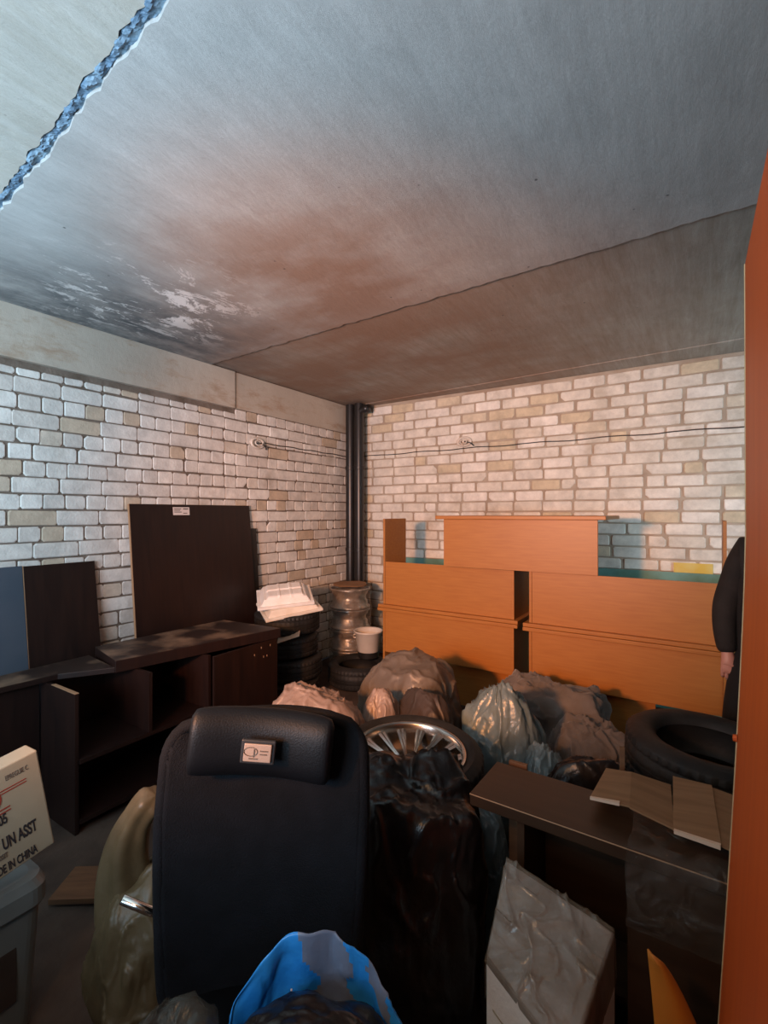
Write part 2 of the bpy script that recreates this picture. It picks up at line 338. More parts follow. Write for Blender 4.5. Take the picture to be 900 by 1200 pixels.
# back wall: stretchers
bm = bmesh.new(); box(bm, X0 - .25, XR + .25, Y1, Y1 + 0.25, 0, ZC + 0.1)
putB = lambda u, d, z: (u, Y1 - d, z)
for k in range(28):
    x = X0 + (0.0 if k % 2 else -0.12) + rnd.uniform(-.02, .02)
    while x < XR:
        ll = 0.25 if rnd.random() > .05 else .12; gap = rnd.uniform(.014, .026)
        a, b = max(x, X0 + .004), min(x + ll, XR)
        if b - a > .04: brick(bm, a, b, k * H - .013 + .013, min((k + 1) * H - .013, ZC - .01), .008, putB, .16)
        x += ll + gap
struct(obj('wall_back', bm, [M['mortarR'], M['brickR']]))
struct(obj('wall_right', bx(XR, XR + .2, YF - .25, Y1 + .25, 0, ZC + .1), M['plain']))
bm = bmesh.new()
box(bm, X0, -2.45, YF - .25, YF, 0, ZC + .1); box(bm, 0.55, XR, YF - .25, YF, 0, ZC + .1); box(bm, -2.45, 0.55, YF - .25, YF, 2.2, ZC + .1)
struct(obj('wall_front', bm, M['plain']))
# floor with slight unevenness
struct(obj('floor', grid(lambda a, b: (X0 + (XR - X0) * a, YF - 1 + (Y1 - YF + 1) * b, 0.004 * nz((a * 6, b * 6, 0), 3)), 60, 60), M['floor'], smooth=True))
# ceiling: precast slabs with rough joints
bm = bmesh.new()
j1 = lambda x: 0.772 - 0.085 * (x + 2.275)
j2 = lambda x: 2.535 - 0.045 * (x + 3.273)
j3 = lambda x: 4.42 - 0.065 * (x + 3.2)
def slab(fa, fb, z, n=260, jag=0.006):
    A, B, A2, B2 = [], [], [], []
    for i in range(n + 1):
        x = X0 - .05 + (XR - X0 + .1) * i / n
        ya = fa(x) + jag * (nz((x, 1, z), 18) + .6 * nz((x, 5, z), 60)); yb = fb(x) + jag * (nz((x, 3, z), 18) + .6 * nz((x, 7, z), 60))
        A.append(bm.verts.new((x, ya, z))); B.append(bm.verts.new((x, yb, z)))
        A2.append(bm.verts.new((x, ya, z + .2))); B2.append(bm.verts.new((x, yb, z + .2)))
    for i in range(n):
        bm.faces.new((A[i], A[i + 1], B[i + 1], B[i])); bm.faces.new((A[i], A2[i], A2[i + 1], A[i + 1])); bm.faces.new((B[i], B[i + 1], B2[i + 1], B2[i]))
        bm.faces.new((A2[i], B2[i], B2[i + 1], A2[i + 1]))
slab(lambda x: YF - .3, lambda x: j1(x) - .017, ZC + .004, jag=.010)
for f in bm.faces: f.material_index = 1
slab(lambda x: j1(x) + .017, lambda x: j2(x) - .007, ZC, jag=.012)
n0 = len(bm.faces)
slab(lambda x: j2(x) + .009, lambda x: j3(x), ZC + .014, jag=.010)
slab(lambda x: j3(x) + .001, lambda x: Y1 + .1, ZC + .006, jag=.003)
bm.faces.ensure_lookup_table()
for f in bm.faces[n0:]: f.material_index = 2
box(bm, X0 - .05, XR + .1, YF - .3, Y1 + .1, ZC + .12, ZC + .3)
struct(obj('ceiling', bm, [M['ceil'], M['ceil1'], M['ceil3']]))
def jt(a, b):
    x = X0 + 3.2 * a; y = j1(x) + .030 * (b * 2 - 1) + 0.004 * nz((x, b, 0), 30)
    e = 1 - abs(b * 2 - 1) ** 3
    return (x, y, ZC + .020 - 0.024 * e * (0.3 + .9 * abs(nz((x, b * .08, 3), 20)) * (b < .6) + .45 * abs(nz((x, b * .09, 3), 60))))
struct(obj('trim_1', grid(jt, 620, 12), M['joint'], smooth=False))
struct(obj('trim_2', bx(X0 - .01, X0 + .035, YF, 2.78, 2.447, ZC + .004), M['beam'], bevel=.006))
struct(obj('trim_3', bx(X0 - .01, X0 + .018, 2.79, Y1 - .002, 2.452, ZC + .006), M['beam'], bevel=.006))

# ------------------------------------------------------------------ pipes and cable
def pipe(x, y, r, z0, z1, label):
    t = thing('black_pipe', label, 'pipe', (x, y, 0))
    obj('pipe_shaft', lathe([(0, z0), (r, z0), (r, z1), (0, z1)], 32), M['black'], t, smooth=False)
    for zz in (1.15, 2.05): obj('pipe_clamp', lathe([(r, zz - .02), (r + .006, zz - .018), (r + .006, zz + .018), (r, zz + .02)], 32), M['black'], t)
    return t
p = pipe(-3.235, 4.33, .052, 0, 2.753, 'black steel pipe in the corner, left one of the pair')
p = pipe(-3.115, 4.33, .052, 0, 2.753, 'black corner pipe with an elbow at the ceiling, right one of the pair')
obj('pipe_elbow', tube([(0, 0, 2.62), (0.03, 0, 2.68), (.085, 0, 2.69), (.13, 0, 2.69)], .045, 14), M['black'], p, smooth=True)
c1 = [(X0 + .018, 3.05, 2.185)] + [(X0 + .018, 3.05 + (4.30 - 3.05) * i / 14, 2.19 + .004 * sin(i * 1.7)) for i in range(1, 15)]
c1 += [(-3.29, 4.44, 2.19), (-3.24, Y1 - .016, 2.19)] + [(-3.2 + 5.2 * i / 60, Y1 - .014, 2.195 + .005 * sin(i * .9) + .004 * nz((i, 0, 0), .7)) for i in range(0, 61)]
tag(obj('wall_cable', tube(c1, .005, 6), M['black'], smooth=True), 'thin black cable strung along both brick walls under the ceiling', 'cable')
def rosette(loc, rot, label):
    t = thing('cable_rosette', label, 'wall fixture', loc, rot)
    obj('ring', lathe([(.05, 0), (.056, .008), (.05, .018), (.040, .018), (.036, .006), (.036, 0)], 32), M['pot'], t, smooth=True)
    obj('cord_coil', tube([(.025 * cos(a), .018 * sin(a) * (1 + .1 * a), .012 + .003 * a) for a in [i * .5 for i in range(14)]], .005, 6), M['pot'], t, smooth=True)
    obj('hook', tube([(.0, 0, .0), (.01, .0, .03), (.05, -.02, .03), (.07, -.05, .01)], .005, 6), M['black'], t, smooth=True)
    t.scale = (1.5, .95, 1.2)
    return t
rosette((X0 + .010, 3.037, 2.18), (pi / 2, 0, pi / 2), 'white oval cable rosette on the left brick wall')
rosette((-1.945, Y1 - .010, 2.262), (pi / 2, 0, 0), 'white oval cable rosette on the back brick wall')

# ------------------------------------------------------------------ desks
def desk(label, loc, rot, drop=.36, y0=-.004, sx=.56):
    """origin at the middle of the front edge on the floor; front (modesty side) looks to -y"""
    t = thing('office_desk', label, 'desk', loc, rot, 'beech office desks stacked by the back wall')
    obj('tabletop', bx(-.605, .605, -.035, .60, .724, .75), M['beech'], t, bevel=.004)
    obj('modesty_panel', bx(-.55, .55, .0, .018, .724 - drop, .7235), M['beech'], t, bevel=.001)
    for s in (-1, 1):
        x = s * sx; obj('side_panel', bx(x - .009, x + .009, y0, .34, 0, .7235), M['beech'], t, bevel=.001)
    return t
desk('beech office desk standing upright, bottom left of the stack', (-1.675, 3.455, 0), (0, 0, radians(-1)), .35)
desk('beech office desk standing upright, bottom right of the stack', (-.420, 3.405, 0), (0, 0, radians(-1)), .35)
desk('beech desk upside down on the left bottom desk', (-1.675, 3.462, 1.5015), (0, pi, radians(-1)))
desk('beech desk upside down on the right bottom desk', (-.420, 3.412, 1.5015), (0, pi, radians(-1)))
desk('topmost beech desk, set upright over the two upturned ones', (-1.085, 3.385, .779), (0, 0, 0), .362, .10, .46)
tag(obj('loose_board', bx(-.29, .29, -.008, .008, 0, .48), M['beech'], loc=(-1.43, 3.62, 0.005), bevel=.001), 'short beech board standing under the left bottom desk', 'board')
tag(obj('loose_board', bx(-.2, .2, -.008, .008, 0, .34), M['beech'], loc=(-.42, 3.55, 0.005), bevel=.001), 'low beech board standing under the right bottom desk', 'board')
tag(obj('sheet_board', bx(-1.55, 1.9, -.008, .008, 0, 1.075), M['green'], loc=(-1.15, 4.42, .003), rot=(radians(-3.5), 0, 0)), 'long green painted board leaning on the back wall behind the desks', 'board')
tag(obj('paint_patch_board', bx(-.13, .13, -.006, .006, 0, 1.15), M['yellow'], loc=(-.02, 4.455, 0.003), rot=(radians(-2.2), 0, 0)), 'yellow board edge showing above the green board', 'board')

# ------------------------------------------------------------------ panels leaning on the left wall
def leaning(name, label, y0, y1, h, m, xb, th=.018, group=None, roll=0):
    ang = math.asin((xb - X0 - th - .014) / h)
    t = thing(name, label, 'board', (xb, 0, 0.0), (0, -ang, 0))
    obj('face', bx(-th, 0, y0, y1, 0, h), m, t, bevel=.001)
    obj('edge_banding', bx(-th, 0.0002, y0 - .004, y0 - .0002, 0, h), M['edge_light'], t)
    return t
t = leaning('dark_board', 'large square dark brown board with a white sticker, leaning on the left wall', 1.86, 2.93, 1.625, M['wenge'], -3.14)
st = obj('sticker', bx(.0003, .0012, 2.19, 2.33, 1.545, 1.605), M['paper'], t)
bm = bmesh.new()
for (a, b, c, d) in ((2.20, 2.26, 1.590, 1.596), (2.20, 2.25, 1.578, 1.584), (2.20, 2.262, 1.565, 1.571), (2.275, 2.32, 1.588, 1.597), (2.275, 2.31, 1.556, 1.562)): box(bm, .0012, .0016, a, b, c, d)
obj('print', bm, M['inkgrey'], st)
leaning('dark_board', 'narrow black board showing behind the large sticker board', 2.2, 3.01, 1.42, M['black'], -3.20)
leaning('dark_board', 'smaller dark brown board leaning on the left wall beside the blue-grey one', 1.232, 1.63, 1.255, M['wenge'], -3.12)
leaning('panel_door', 'blue-grey panel at the left frame edge leaning on the brick wall', .78, 1.226, 1.26, M['greydoor'], -3.11)

# ------------------------------------------------------------------ cabinet on the left
t = thing('low_cabinet', 'long low dark open cabinet along the left wall', 'cabinet', (0, 0, 0))
obj('side_panel', bx(-2.98, -2.51, 1.15, 1.168, 0, .68), M['wenge'], t, bevel=.001)
obj('edge_banding', bx(-2.75, -2.509, 1.1495, 1.1685, .6802, .683), M['edge_light'], t)
obj('side_panel', bx(-2.98, -2.47, 2.41, 2.43, 0, .682), M['wenge'], t, bevel=.001)
obj('divider', bx(-2.96, -2.50, 1.52, 1.538, .36, .682), M['wenge'], t)
obj('divider', bx(-2.96, -2.50, 1.90, 1.918, .0, .682), M['wenge'], t)
obj('front_panel', bx(-2.47, -2.452, 1.905, 2.43, .04, .682), M['wenge'], t, bevel=.001)
obj('shelf', bx(-2.97, -2.50, 1.169, 1.90, .34, .36), M['wenge'], t)
obj('bottom', bx(-2.97, -2.50, 1.169, 2.41, .05, .07), M['wenge'], t)
obj('back_panel', bx(-2.99, -2.98, 1.15, 2.43, 0, .68), M['wenge'], t)
for y, z in ((2.36, .655), (2.28, .655), (2.33, .59), (2.30, .59), (2.22, .62)): obj('screw_mark', bx(-2.452, -2.4505, y, y + .005, z - .012, z), M['edge_light'], t)
top = [(-2.645, 1.415), (-2.43, 2.44), (-2.98, 2.40), (-3.03, 1.50)]
t = thing('table_slab', 'thick dusty dark brown slab lying on the low cabinet', 'tabletop')
obj('slab', prism(top, .685, .75), M['wenge'], t, bevel=.003)
obj('dusty_surface', prism([(x * .998 + (-2.8) * .002, y * .998 + 1.93 * .002) for x, y in top], .7502, .7515), M['wenge_top'], t)
t = thing('corner_shelf_board', 'dark brown angled board running from the cabinet to the left frame edge', 'board')
cb = [(-2.84, .70), (-2.80, 1.20), (-2.66, 1.42), (-3.02, 1.46), (-3.02, .70)]
obj('board', prism(cb, .684, .712), M['wenge'], t, bevel=.002)
obj('dusty_surface', prism([(x * .998 - 2.9 * .002, y * .998 + 1.1 * .002) for x, y in cb], .7122, .7135), M['wenge_top'], t)
obj('support_panel', bx(-3.0, -2.86, .70, .718, 0, .684), M['wenge'], t)
obj('support_panel', bx(-2.88, -2.862, .72, 1.14, 0, .684), M['wenge'], t)

# ------------------------------------------------------------------ tyres and rims
def tyre_bm(R=.31, r=.205, W=.2, seg=144, tread=True):
    h = W / 2
    prof = [(r, -h * .62), (r + .008, -h * .80), (r + .03, -h * .95), (r + (R - r) * .55, -h * 1.0), (R - .025, -h * .93), (R - .008, -h * .80)]
    tz = [-.74, -.50, -.46, -.40, -.36, -.08, -.05, .05, .08, .36, .40, .46, .50, .74]
    for i, z in enumerate(tz):
        groove = i in (2, 3, 6, 7, 10, 11)
        prof.append((R - (.009 if groove else 0), h * z))
    prof += [(R - .008, h * .80), (R - .025, h * .93), (r + (R - r) * .55, h), (r + .03, h * .95), (r + .008, h * .80), (r, h * .62), (r + .012, h * .5), (r + .02, 0), (r + .012, -h * .5)]
    bm = lathe(prof, seg, closed=True)
    if tread:
        for v in bm.verts:
            rr = hypot(v.co.x, v.co.y)
            if rr > R - .010 and abs(v.co.z) > h * .3:
                i = round(atan2(v.co.y, v.co.x) / (2 * pi) * seg)
                if i % 3 == 0: s = (R - .008) / rr; v.co.x *= s; v.co.y *= s
    return bm
tyre_me = {}
def tyre(label, loc, rot=(0, 0, 0), R=.31, r=.205, W=.2, group=None, name='car_tyre'):
    k = (R, r, W)
    if k not in tyre_me:
        o = obj(name, tyre_bm(R, r, W), M['rubber'], smooth=True); tyre_me[k] = o.data
        md = o.modifiers.new('ws', 'EDGE_SPLIT') ; md.split_angle = radians(40)
    else:
        o = bpy.data.objects.new(name, tyre_me[k]); link(o); md = o.modifiers.new('ws', 'EDGE_SPLIT'); md.split_angle = radians(40)
    o.location = loc; o.rotation_euler = rot
    return tag(o, label, 'tyre', group)
# right stack, behind the shelf
tyre('bare black tyre lying on the floor at the bottom of the right stack', (.05, 2.42, .105), (0, 0, 0), .32, .2, .2)
tyre('bare black tyre in the middle of the right stack', (.045, 2.41, .306), (0, 0, 1), .32, .2, .2)
tyre('large bare black tyre on top of the right stack beside the orange board', (.05, 2.41, .522), (radians(3), radians(-1), 2), .32, .2, .2)
# left stack under the polystyrene
for i, (lb, dx, z) in enumerate((('lowest black tyre of the stack right of the dark cabinet', 0, .095), ('second black tyre from the floor, right of the dark cabinet', .015, .28), ('third black tyre from the floor, right of the dark cabinet', -.01, .465), ('top black tyre under the white polystyrene pieces', .0, .652))):
    tyre(lb, (-2.90 + dx, 2.99 + dx, z), (0, 0, i), .27, .17, .18)
tyre('black tyre lying on the floor under the white bucket', (-2.60, 3.60, .10), (0, 0, 0), .28, .18, .2)
# steel rims wrapped in film
prim = [(.075, -.085), (.10, -.06), (.15, -.055), (.165, -.08), (.168, -.095), (.198, -.098), (.205, -.09), (.200, -.078), (.182, -.07), (.178, -.03), (.160, -.01), (.160, .03), (.178, .045), (.182, .07), (.200, .078), (.205, .09), (.198, .098), (.185, .092), (.172, .06), (.150, .03), (.150, -.0), (.165, -.04), (.14, -.045), (.10, -.05), (.075, -.07)]
for i in range(4):
    lb = ('steel wheel rim at the bottom of the corner stack', 'second steel wheel rim from the floor in the corner stack', 'third steel wheel rim from the floor in the corner stack', 'topmost steel wheel rim of the corner stack')[i]
    a = rnd.uniform(-.012, .012)
    if i == 0: rim0 = tag(obj('steel_rim', lathe(prim, 64, closed=True), M['steel'], loc=(-2.945, 3.93, .102), smooth=True), lb, 'wheel rim', 'film wrapped steel rims'); r_ = rim0
    else: r_ = rim0.copy(); C.objects.link(r_); tag(r_, lb, 'wheel rim', 'film wrapped steel rims')
    r_.location = (-2.945 + a, 3.93 - a, .102 + .2 * i); r_.rotation_euler = (rnd.uniform(-.01, .01), 0, i * .9)
def wrap(a, b):
    an = a * 2 * pi; z = .01 + .80 * b
    r = .214 + .012 * abs(sin(z * pi / .2)) * -1 + .010 * nz((cos(an) * .3, sin(an) * .3, z * .5), 9) + .007 * ridge((cos(an) * .5, sin(an) * .5, z), 12)
    return (-2.945 + r * cos(an), 3.93 + r * sin(an), z)
tag(obj('plastic_wrap', grid(wrap, 96, 60), M['film_rim'], smooth=True), 'clear plastic film wrapped round the corner stack of steel rims', 'plastic film')
bm = lathe([(0, 0), (.17, 0), (.175, .006), (.17, .013), (0, .013)], 12)
for v in bm.verts: v.co.z += .012 * nz(v.co, 8)
tag(obj('cardboard_scrap', bm, M['card'], loc=(-2.945, 3.93, .825)), 'brown cardboard scrap on top of the wrapped steel rims', 'cardboard')
tag(obj('cardboard_scrap', bx(-.09, .09, -.05, .05, -.002, .003), M['cardedge'], loc=(-2.70, 2.80, .575), rot=(radians(12), radians(-18), radians(35))), 'pale cardboard scrap wedged between the black tyres', 'cardboard')

# white bucket
t = thing('bucket', 'white plastic bucket with a black base band standing on a tyre', 'bucket', (-2.575, 3.72, .205))
t.scale = (1, 1, 1)
pb = [(.0, .06), (.095, .06), (.10, .065), (.122, .235), (.135, .24), (.137, .252), (.130, .254), (.118, .245), (.096, .075), (0, .072)]
obj('body', lathe(pb, 48), M['pot'], t, smooth=True)
obj('base_band', lathe([(0, 0), (.088, 0), (.096, .01), (.098, .06), (0, .062)], 48), M['black'], t, smooth=False)
obj('handle', tube([(-.125, 0, .20), (-.155, -.01, .195), (-.17, -.01, .18), (-.155, -.01, .165), (-.118, 0, .17)], .008, 8), M['pot'], t, smooth=True)

# polystyrene packaging on the tyres
def tray(label, loc, rot, w, d, h, m, cups):
    t = thing('polystyrene_tray', label, 'packaging', loc, rot)
    def f(a, b):
        x = (a - .5) * w; y = (b - .5) * d
        e = min(a, 1 - a, b, 1 - b); zz = h * min(1, max(0, (e - .03) / .08))
        for cx, cy in cups:
            q = max(abs(a - cx) / .13, abs(b - cy) / .2)
            if q < 1: zz += .018 * min(1, (1 - q) * 4)
        return (x, y, zz)
    o = solid(obj('moulded_shell', grid(f, 48, 36), m, t, smooth=False), .012)
    bm = bmesh.new()
    for (a, b, c, d_) in ((-w / 2 - .014, w / 2 + .014, -d / 2 - .014, -d / 2 + .012), (-w / 2 - .014, w / 2 + .014, d / 2 - .012, d / 2 + .014), (-w / 2 - .014, -w / 2 + .012, -d / 2 + .013, d / 2 - .013), (w / 2 - .012, w / 2 + .014, -d / 2 + .013, d / 2 - .013)): box(bm, a, b, c, d_, -.012, .010)
    obj('rim', bm, m, t, bevel=.004)
    return t
tray('yellowed lower polystyrene packaging tray on the black tyres', (-2.84, 2.95, .775), (radians(12), radians(-7), radians(58)), .44, .34, .05, M['foam_dirty'], [])
tray('white moulded polystyrene tray, upper one on the black tyres', (-2.87, 2.93, .855), (radians(16), radians(-4), radians(48)), .42, .32, .05, M['foam'], [(.28, .3), (.5, .3), (.72, .3), (.28, .7), (.5, .7), (.72, .7)])

# ------------------------------------------------------------------ bags
def bag(name, label, cat, loc, rx, ry, h, seed, m, rotz=0, neck=0.0, lean=(0, 0), amp=1.0, folds=9, group=None, sq=3.0, sub=6, parent=None, tp=.20):
    bm = bmesh.new(); bmesh.ops.create_icosphere(bm, subdivisions=sub, radius=1)
    for v in bm.verts:
        n = v.co.normalized(); t = (n.z + 1) / 2; an = atan2(n.y, n.x)
        s = (abs(n.x) ** sq + abs(n.y) ** sq + abs(n.z) ** sq) ** (-1 / sq)
        x, y, z = n.x * s, n.y * s, n.z * s
        zt = (z + 1) / 2
        taper = 1 - tp * zt ** 2
        k = neck * max(0, (zt - .62) / .38)
        taper *= 1 - .75 * min(1, k * 1.15) if neck else 1
        q = Vector((n.x, n.y, n.z * .8))
        lump = .16 * nz(q, 1.6, seed) + .08 * nz(q, 3.3, seed + 3)
        fold = .050 * (abs(sin(an * folds / 2 + 2.4 * nz(q, 1.5, seed + 1))) - .6) * (.25 + zt) * (.5 + .8 * abs(nz(q, 1.3, seed + 11)))
        qw = q + .35 * Vector((nz(q, 2.2, seed + 5), nz(q, 2.2, seed + 6), nz(q, 2.2, seed + 7)))
        cre = .048 * max(0, ridge(qw, 1.5, seed + 2)) ** 7 + .020 * max(0, ridge(qw, 3.6, seed + 4)) ** 5 + .004 * nz(qw, 10, seed + 8)
        d = 1 + lump + amp * (fold + cre)
        xx, yy = x * taper * d, y * taper * d
        zz = (zt + (.09 * nz(q, 1.4, seed + 9) + amp * (cre * .6 + .008 * nz(q, 4, seed))) * min(1, zt * 2))
        zz = max(zz, 0.0) * h
        v.co = Vector((xx * rx + lean[0] * zt ** 1.5, yy * ry + lean[1] * zt ** 1.5, max(0.002, zz)))
    o = obj(name, bm, m, parent, smooth=True, loc=loc, rot=(0, 0, rotz))
    if label: tag(o, label, cat, group)
    return o
bag('plastic_sack', 'big grey-brown plastic sack in front of the left desk', 'bag', (-1.47, 2.58, 0), .33, .27, .67, 3, M['bag_grey'], 0, amp=1.0)
bag('plastic_sack', 'dark brown sack in front of the big grey-brown one', 'bag', (-1.19, 2.24, 0), .23, .12, .60, 8, M['bag_brown'], radians(-30), amp=.7)
bag('plastic_sack', 'small pinkish bag left of the alloy wheel', 'bag', (-1.42, 2.17, 0), .12, .12, .575, 12, M['bag_pink'], .4, amp=.8)
bag('plastic_sack', 'pale pinkish bag behind the office chair headrest', 'bag', (-1.60, 1.82, 0), .27, .17, .665, 21, M['bag_pink'], radians(35), amp=1.1)
bag('plastic_sack', 'shiny blue-grey plastic bag right of the alloy wheel', 'bag', (-.79, 2.28, 0), .20, .17, .70, 31, M['bag_blue'], .2, neck=.35, amp=1.5, folds=10)
bag('plastic_sack', 'blue-grey film bag slumped at the right foot of the shiny one', 'bag', (-.56, 2.17, 0), .12, .11, .50, 37, M['bag_blue'], .9, amp=1.4, folds=9)
bag('cloth_sack', 'crumpled grey cloth sack before the right desk, left one', 'sack', (-.73, 2.86, 0), .30, .20, .55, 41, M['cloth'], .1, amp=2.0, folds=5, sq=4.5, tp=.05)
bag('cloth_sack', 'crumpled grey cloth sack between the left sack and the tyre stack', 'sack', (-.44, 2.58, 0), .17, .20, .47, 47, M['cloth'], .5, amp=2.0, folds=5, sq=4.5, tp=.05)
bag('black_bag', 'black bag lying behind the dark shelf and cardboard', 'bag', (-.35, 2.04, 0), .21, .10, .585, 53, M['garbage'], .3, amp=.5)
bag('black_bag', 'wrinkled black garbage bag leaning against the alloy wheel', 'bag', (-.745, 1.335, 0), .205, .17, .70, 61, M['garbage'], radians(33), amp=1.1, folds=7, lean=(.0, .05), sub=6, sq=6, tp=.04)
bag('film_bag', 'small smoky blue bag between the black garbage bag and the shelf', 'bag', (-.66, 1.66, 0), .11, .1, .47, 67, M['bag_blue'], .3, amp=1.2)
# tan sack with a twisted neck, left of the chair
sack = bag('tan_sack', 'tan plastic sack with a twisted neck left of the office chair', 'bag', (-1.375, .845, 0), .155, .16, .50, 71, M['bag_tan'], 0, amp=1.0, folds=6)
def nk(a, b):
    an = a * 2 * pi; P_ = [Vector((-.045, -.03, .30)), Vector((-.085, -.06, .50)), Vector((-.055, -.045, .63)), Vector((.045, -.015, .725))]
    u = 1 - b; p = P_[0] * u ** 3 + P_[1] * 3 * u * u * b + P_[2] * 3 * u * b * b + P_[3] * b ** 3
    d = (P_[1] - P_[0]) * 3 * u * u + (P_[2] - P_[1]) * 6 * u * b + (P_[3] - P_[2]) * 3 * b * b; d.normalize()
    s1 = d.cross(Vector((0, 1, 0))).normalized(); s2 = d.cross(s1)
    r = (.092 - .050 * min(1, b * 1.3)) * (1 + .10 * sin(an * 5 + b * 6)) * (1 if b < .94 else sqrt(max(.003, 1 - ((b - .94) / .06) ** 2)))
    return p + s1 * r * cos(an) + s2 * r * sin(an)
obj('twisted_neck', grid(nk, 48, 48), M['bag_tan'], sack, smooth=True)

# ------------------------------------------------------------------ wheel with alloy rim
wl = Vector((-1.0, 1.735, .49))
tyre('plain tyre lying on the floor under the alloy wheel', (-1.0, 1.76, .10), (0, 0, 0), .30, .2, .19)
tyre('plain tyre directly under the alloy wheel', (-1.0, 1.76, .292), (0, 0, 1), .30, .2, .19)
axis = Vector((.16, -.25, 1)).normalized() ; axis = (Vector((0, 0, 1)) + Vector((.5418, -.8405, 0)) * .07).normalized()
t = thing('alloy_wheel', 'silver multi-spoke alloy wheel with its tyre, propped behind the chair', 'wheel', wl, axis.to_track_quat('Z', 'Y').to_euler())
o = obj('tyre', tyre_bm(.305, .225, .2), M['rubber'], t, smooth=True); md = o.modifiers.new('ws', 'EDGE_SPLIT'); md.split_angle = radians(40)
obj('rim_barrel', lathe([(.236, .088), (.236, .078), (.226, .074), (.221, .04), (.217, -.02), (.200, -.05), (.204, -.085), (.196, -.085), (.192, -.05), (.209, -.02), (.213, .04), (.219, .078), (.226, .088)], 96, closed=True), M['alloy'], t, smooth=True)
obj('brake_side_disc', lathe([(0, -.06), (.19, -.06), (.19, -.066), (0, -.066)], 48), M['black'], t)
obj('hub', lathe([(0, .045), (.03, .045), (.034, .038), (.034, .022), (.062, .018), (.068, .005), (.068, -.02), (0, -.02)], 48), M['alloy'], t, smooth=False)
obj('centre_cap', lathe([(0, .052), (.020, .051), (.026, .0455), (0, .0455)], 32), M['darktub'], t, smooth=True)
for k in range(5): obj('wheel_bolt', lathe([(0, .03), (.008, .03), (.009, .018), (0, .018)], 8), M['chrome'], t, loc=(.049 * cos(k * 2 * pi / 5), .049 * sin(k * 2 * pi / 5), 0))
sp0 = None
for k in range(15):
    if k == 0:
        bm = bmesh.new(); sec = []
        for i in range(9):
            s = i / 8; r = .050 + (.222 - .050) * s
            w_ = .0075 + .015 * max(0, s - .25) ** 1.3 * 1.5; z = .014 + .050 * s ** .8 - .006 * sin(s * pi); d = .02 + .012 * (1 - s)
            sec.append([bm.verts.new(p) for p in ((r, -w_, z - .004), (r, -w_ * .45, z + .001), (r, 0, z - .003), (r, w_ * .45, z + .001), (r, w_, z - .004), (r, w_ * .7, z - d), (r, -w_ * .7, z - d))])
        for a, b in zip(sec, sec[1:]):
            for i in range(7): bm.faces.new((a[i], a[(i + 1) % 7], b[(i + 1) % 7], b[i]))
        bm.faces.new(sec[0]); bm.faces.new(sec[-1][::-1])
        sp0 = obj('spoke', bm, M['alloy'], t, smooth=False); s_ = sp0
    else: s_ = sp0.copy(); C.objects.link(s_)
    s_.rotation_euler = (0, 0, k * 2 * pi / 15)

# ------------------------------------------------------------------ dark shelf on the right
t = thing('shelf_unit', 'narrow dark brown shelf unit in front of the tyres, cardboard on top', 'shelf', (-.546, 1.344, 0), (0, 0, radians(-1.5)))
obj('top_board', bx(-.02, 1.05, 0, .22, .685, .72), M['wenge_brown'], t, bevel=.002)
obj('edge_banding', bx(-.02, 1.05, -.0012, -.0002, .7165, .7195), M['edge_light'], t)
obj('side_panel', bx(.12, .14, .01, .21, 0, .684), M['wenge_brown'], t)
obj('side_panel', bx(1.01, 1.03, .01, .21, 0, .684), M['wenge_brown'], t)
obj('front_panel', bx(.40, 1.0, .008, .025, .02, .684), M['wenge_brown'], t)
obj('shelf_board', bx(.141, .40, .03, .205, .30, .318), M['wenge_brown'], t)
obj('back_panel', bx(.141, 1.0, .206, .212, .02, .684), M['wenge_brown'], t)
# film over its right end
def fl(a, b):
    x = -.145 + .29 * a
    s = b * .34
    if s < .16: y, z = 1.52 - s, .7265
    else: y, z = 1.338 - .012 * sin((s - .16) * 14), .72 - (s - .16)
    n = .008 * abs(nz((x, s * .4, 1), 22)) + .010 * abs(nz((x, s, 2), 9))
    return (x + .01 * nz((s, x, 0), 9), y - (n + .014 if s >= .16 else 0), z + (n if s < .16 else 0))
tag(obj('plastic_film', grid(fl, 50, 60), M['film_dark'], smooth=True), 'clear plastic film hanging over the front of the dark shelf', 'plastic film')
# cardboard sheet in four folded panels
t = thing('folded_cardboard', 'flattened brown cardboard with four folded flaps on the dark shelf', 'cardboard', (0, 0, .735))
def fl4(p):  # front-left, front-right, back-right, back-left with z
    bm = bmesh.new(); hexa(bm, [(x, y, z) for x, y, z in p], [(x, y, z + .005) for x, y, z in p]); return bm
obj('flap', fl4([(-.250, 1.450, .018), (-.150, 1.440, .028), (-.165, 1.628, .030), (-.238, 1.648, .012)]), M['card'], t)
obj('flap', fl4([(-.150, 1.432, .030), (-.048, 1.425, .012), (-.064, 1.645, .014), (-.165, 1.625, .032)]), M['card'], t)
obj('flap', fl4([(-.050, 1.404, .022), (.048, 1.376, .034), (.036, 1.664, .034), (-.060, 1.690, .020)]), M['card'], t)
obj('flap', fl4([(.048, 1.380, .032), (.20, 1.36, .008), (.20, 1.66, .008), (.036, 1.660, .030)]), M['card'], t)
for lo, hi_ in (([(-.250, 1.444, .016), (-.175, 1.437, .026), (-.175, 1.449, .027), (-.250, 1.4495, .018)], [(-.250, 1.444, .024), (-.175, 1.437, .034), (-.175, 1.449, .034), (-.250, 1.4495, .024)]),
                ([(-.048, 1.396, .020), (.046, 1.368, .031), (.047, 1.379, .033), (-.048, 1.4035, .022)], [(-.048, 1.396, .029), (.046, 1.368, .041), (.047, 1.379, .041), (-.048, 1.4035, .029)])):
    bm = bmesh.new(); hexa(bm, lo, hi_); o = obj('torn_edge', bm, M['cardedge'], t); o['label'] = 'pale torn cardboard edge'
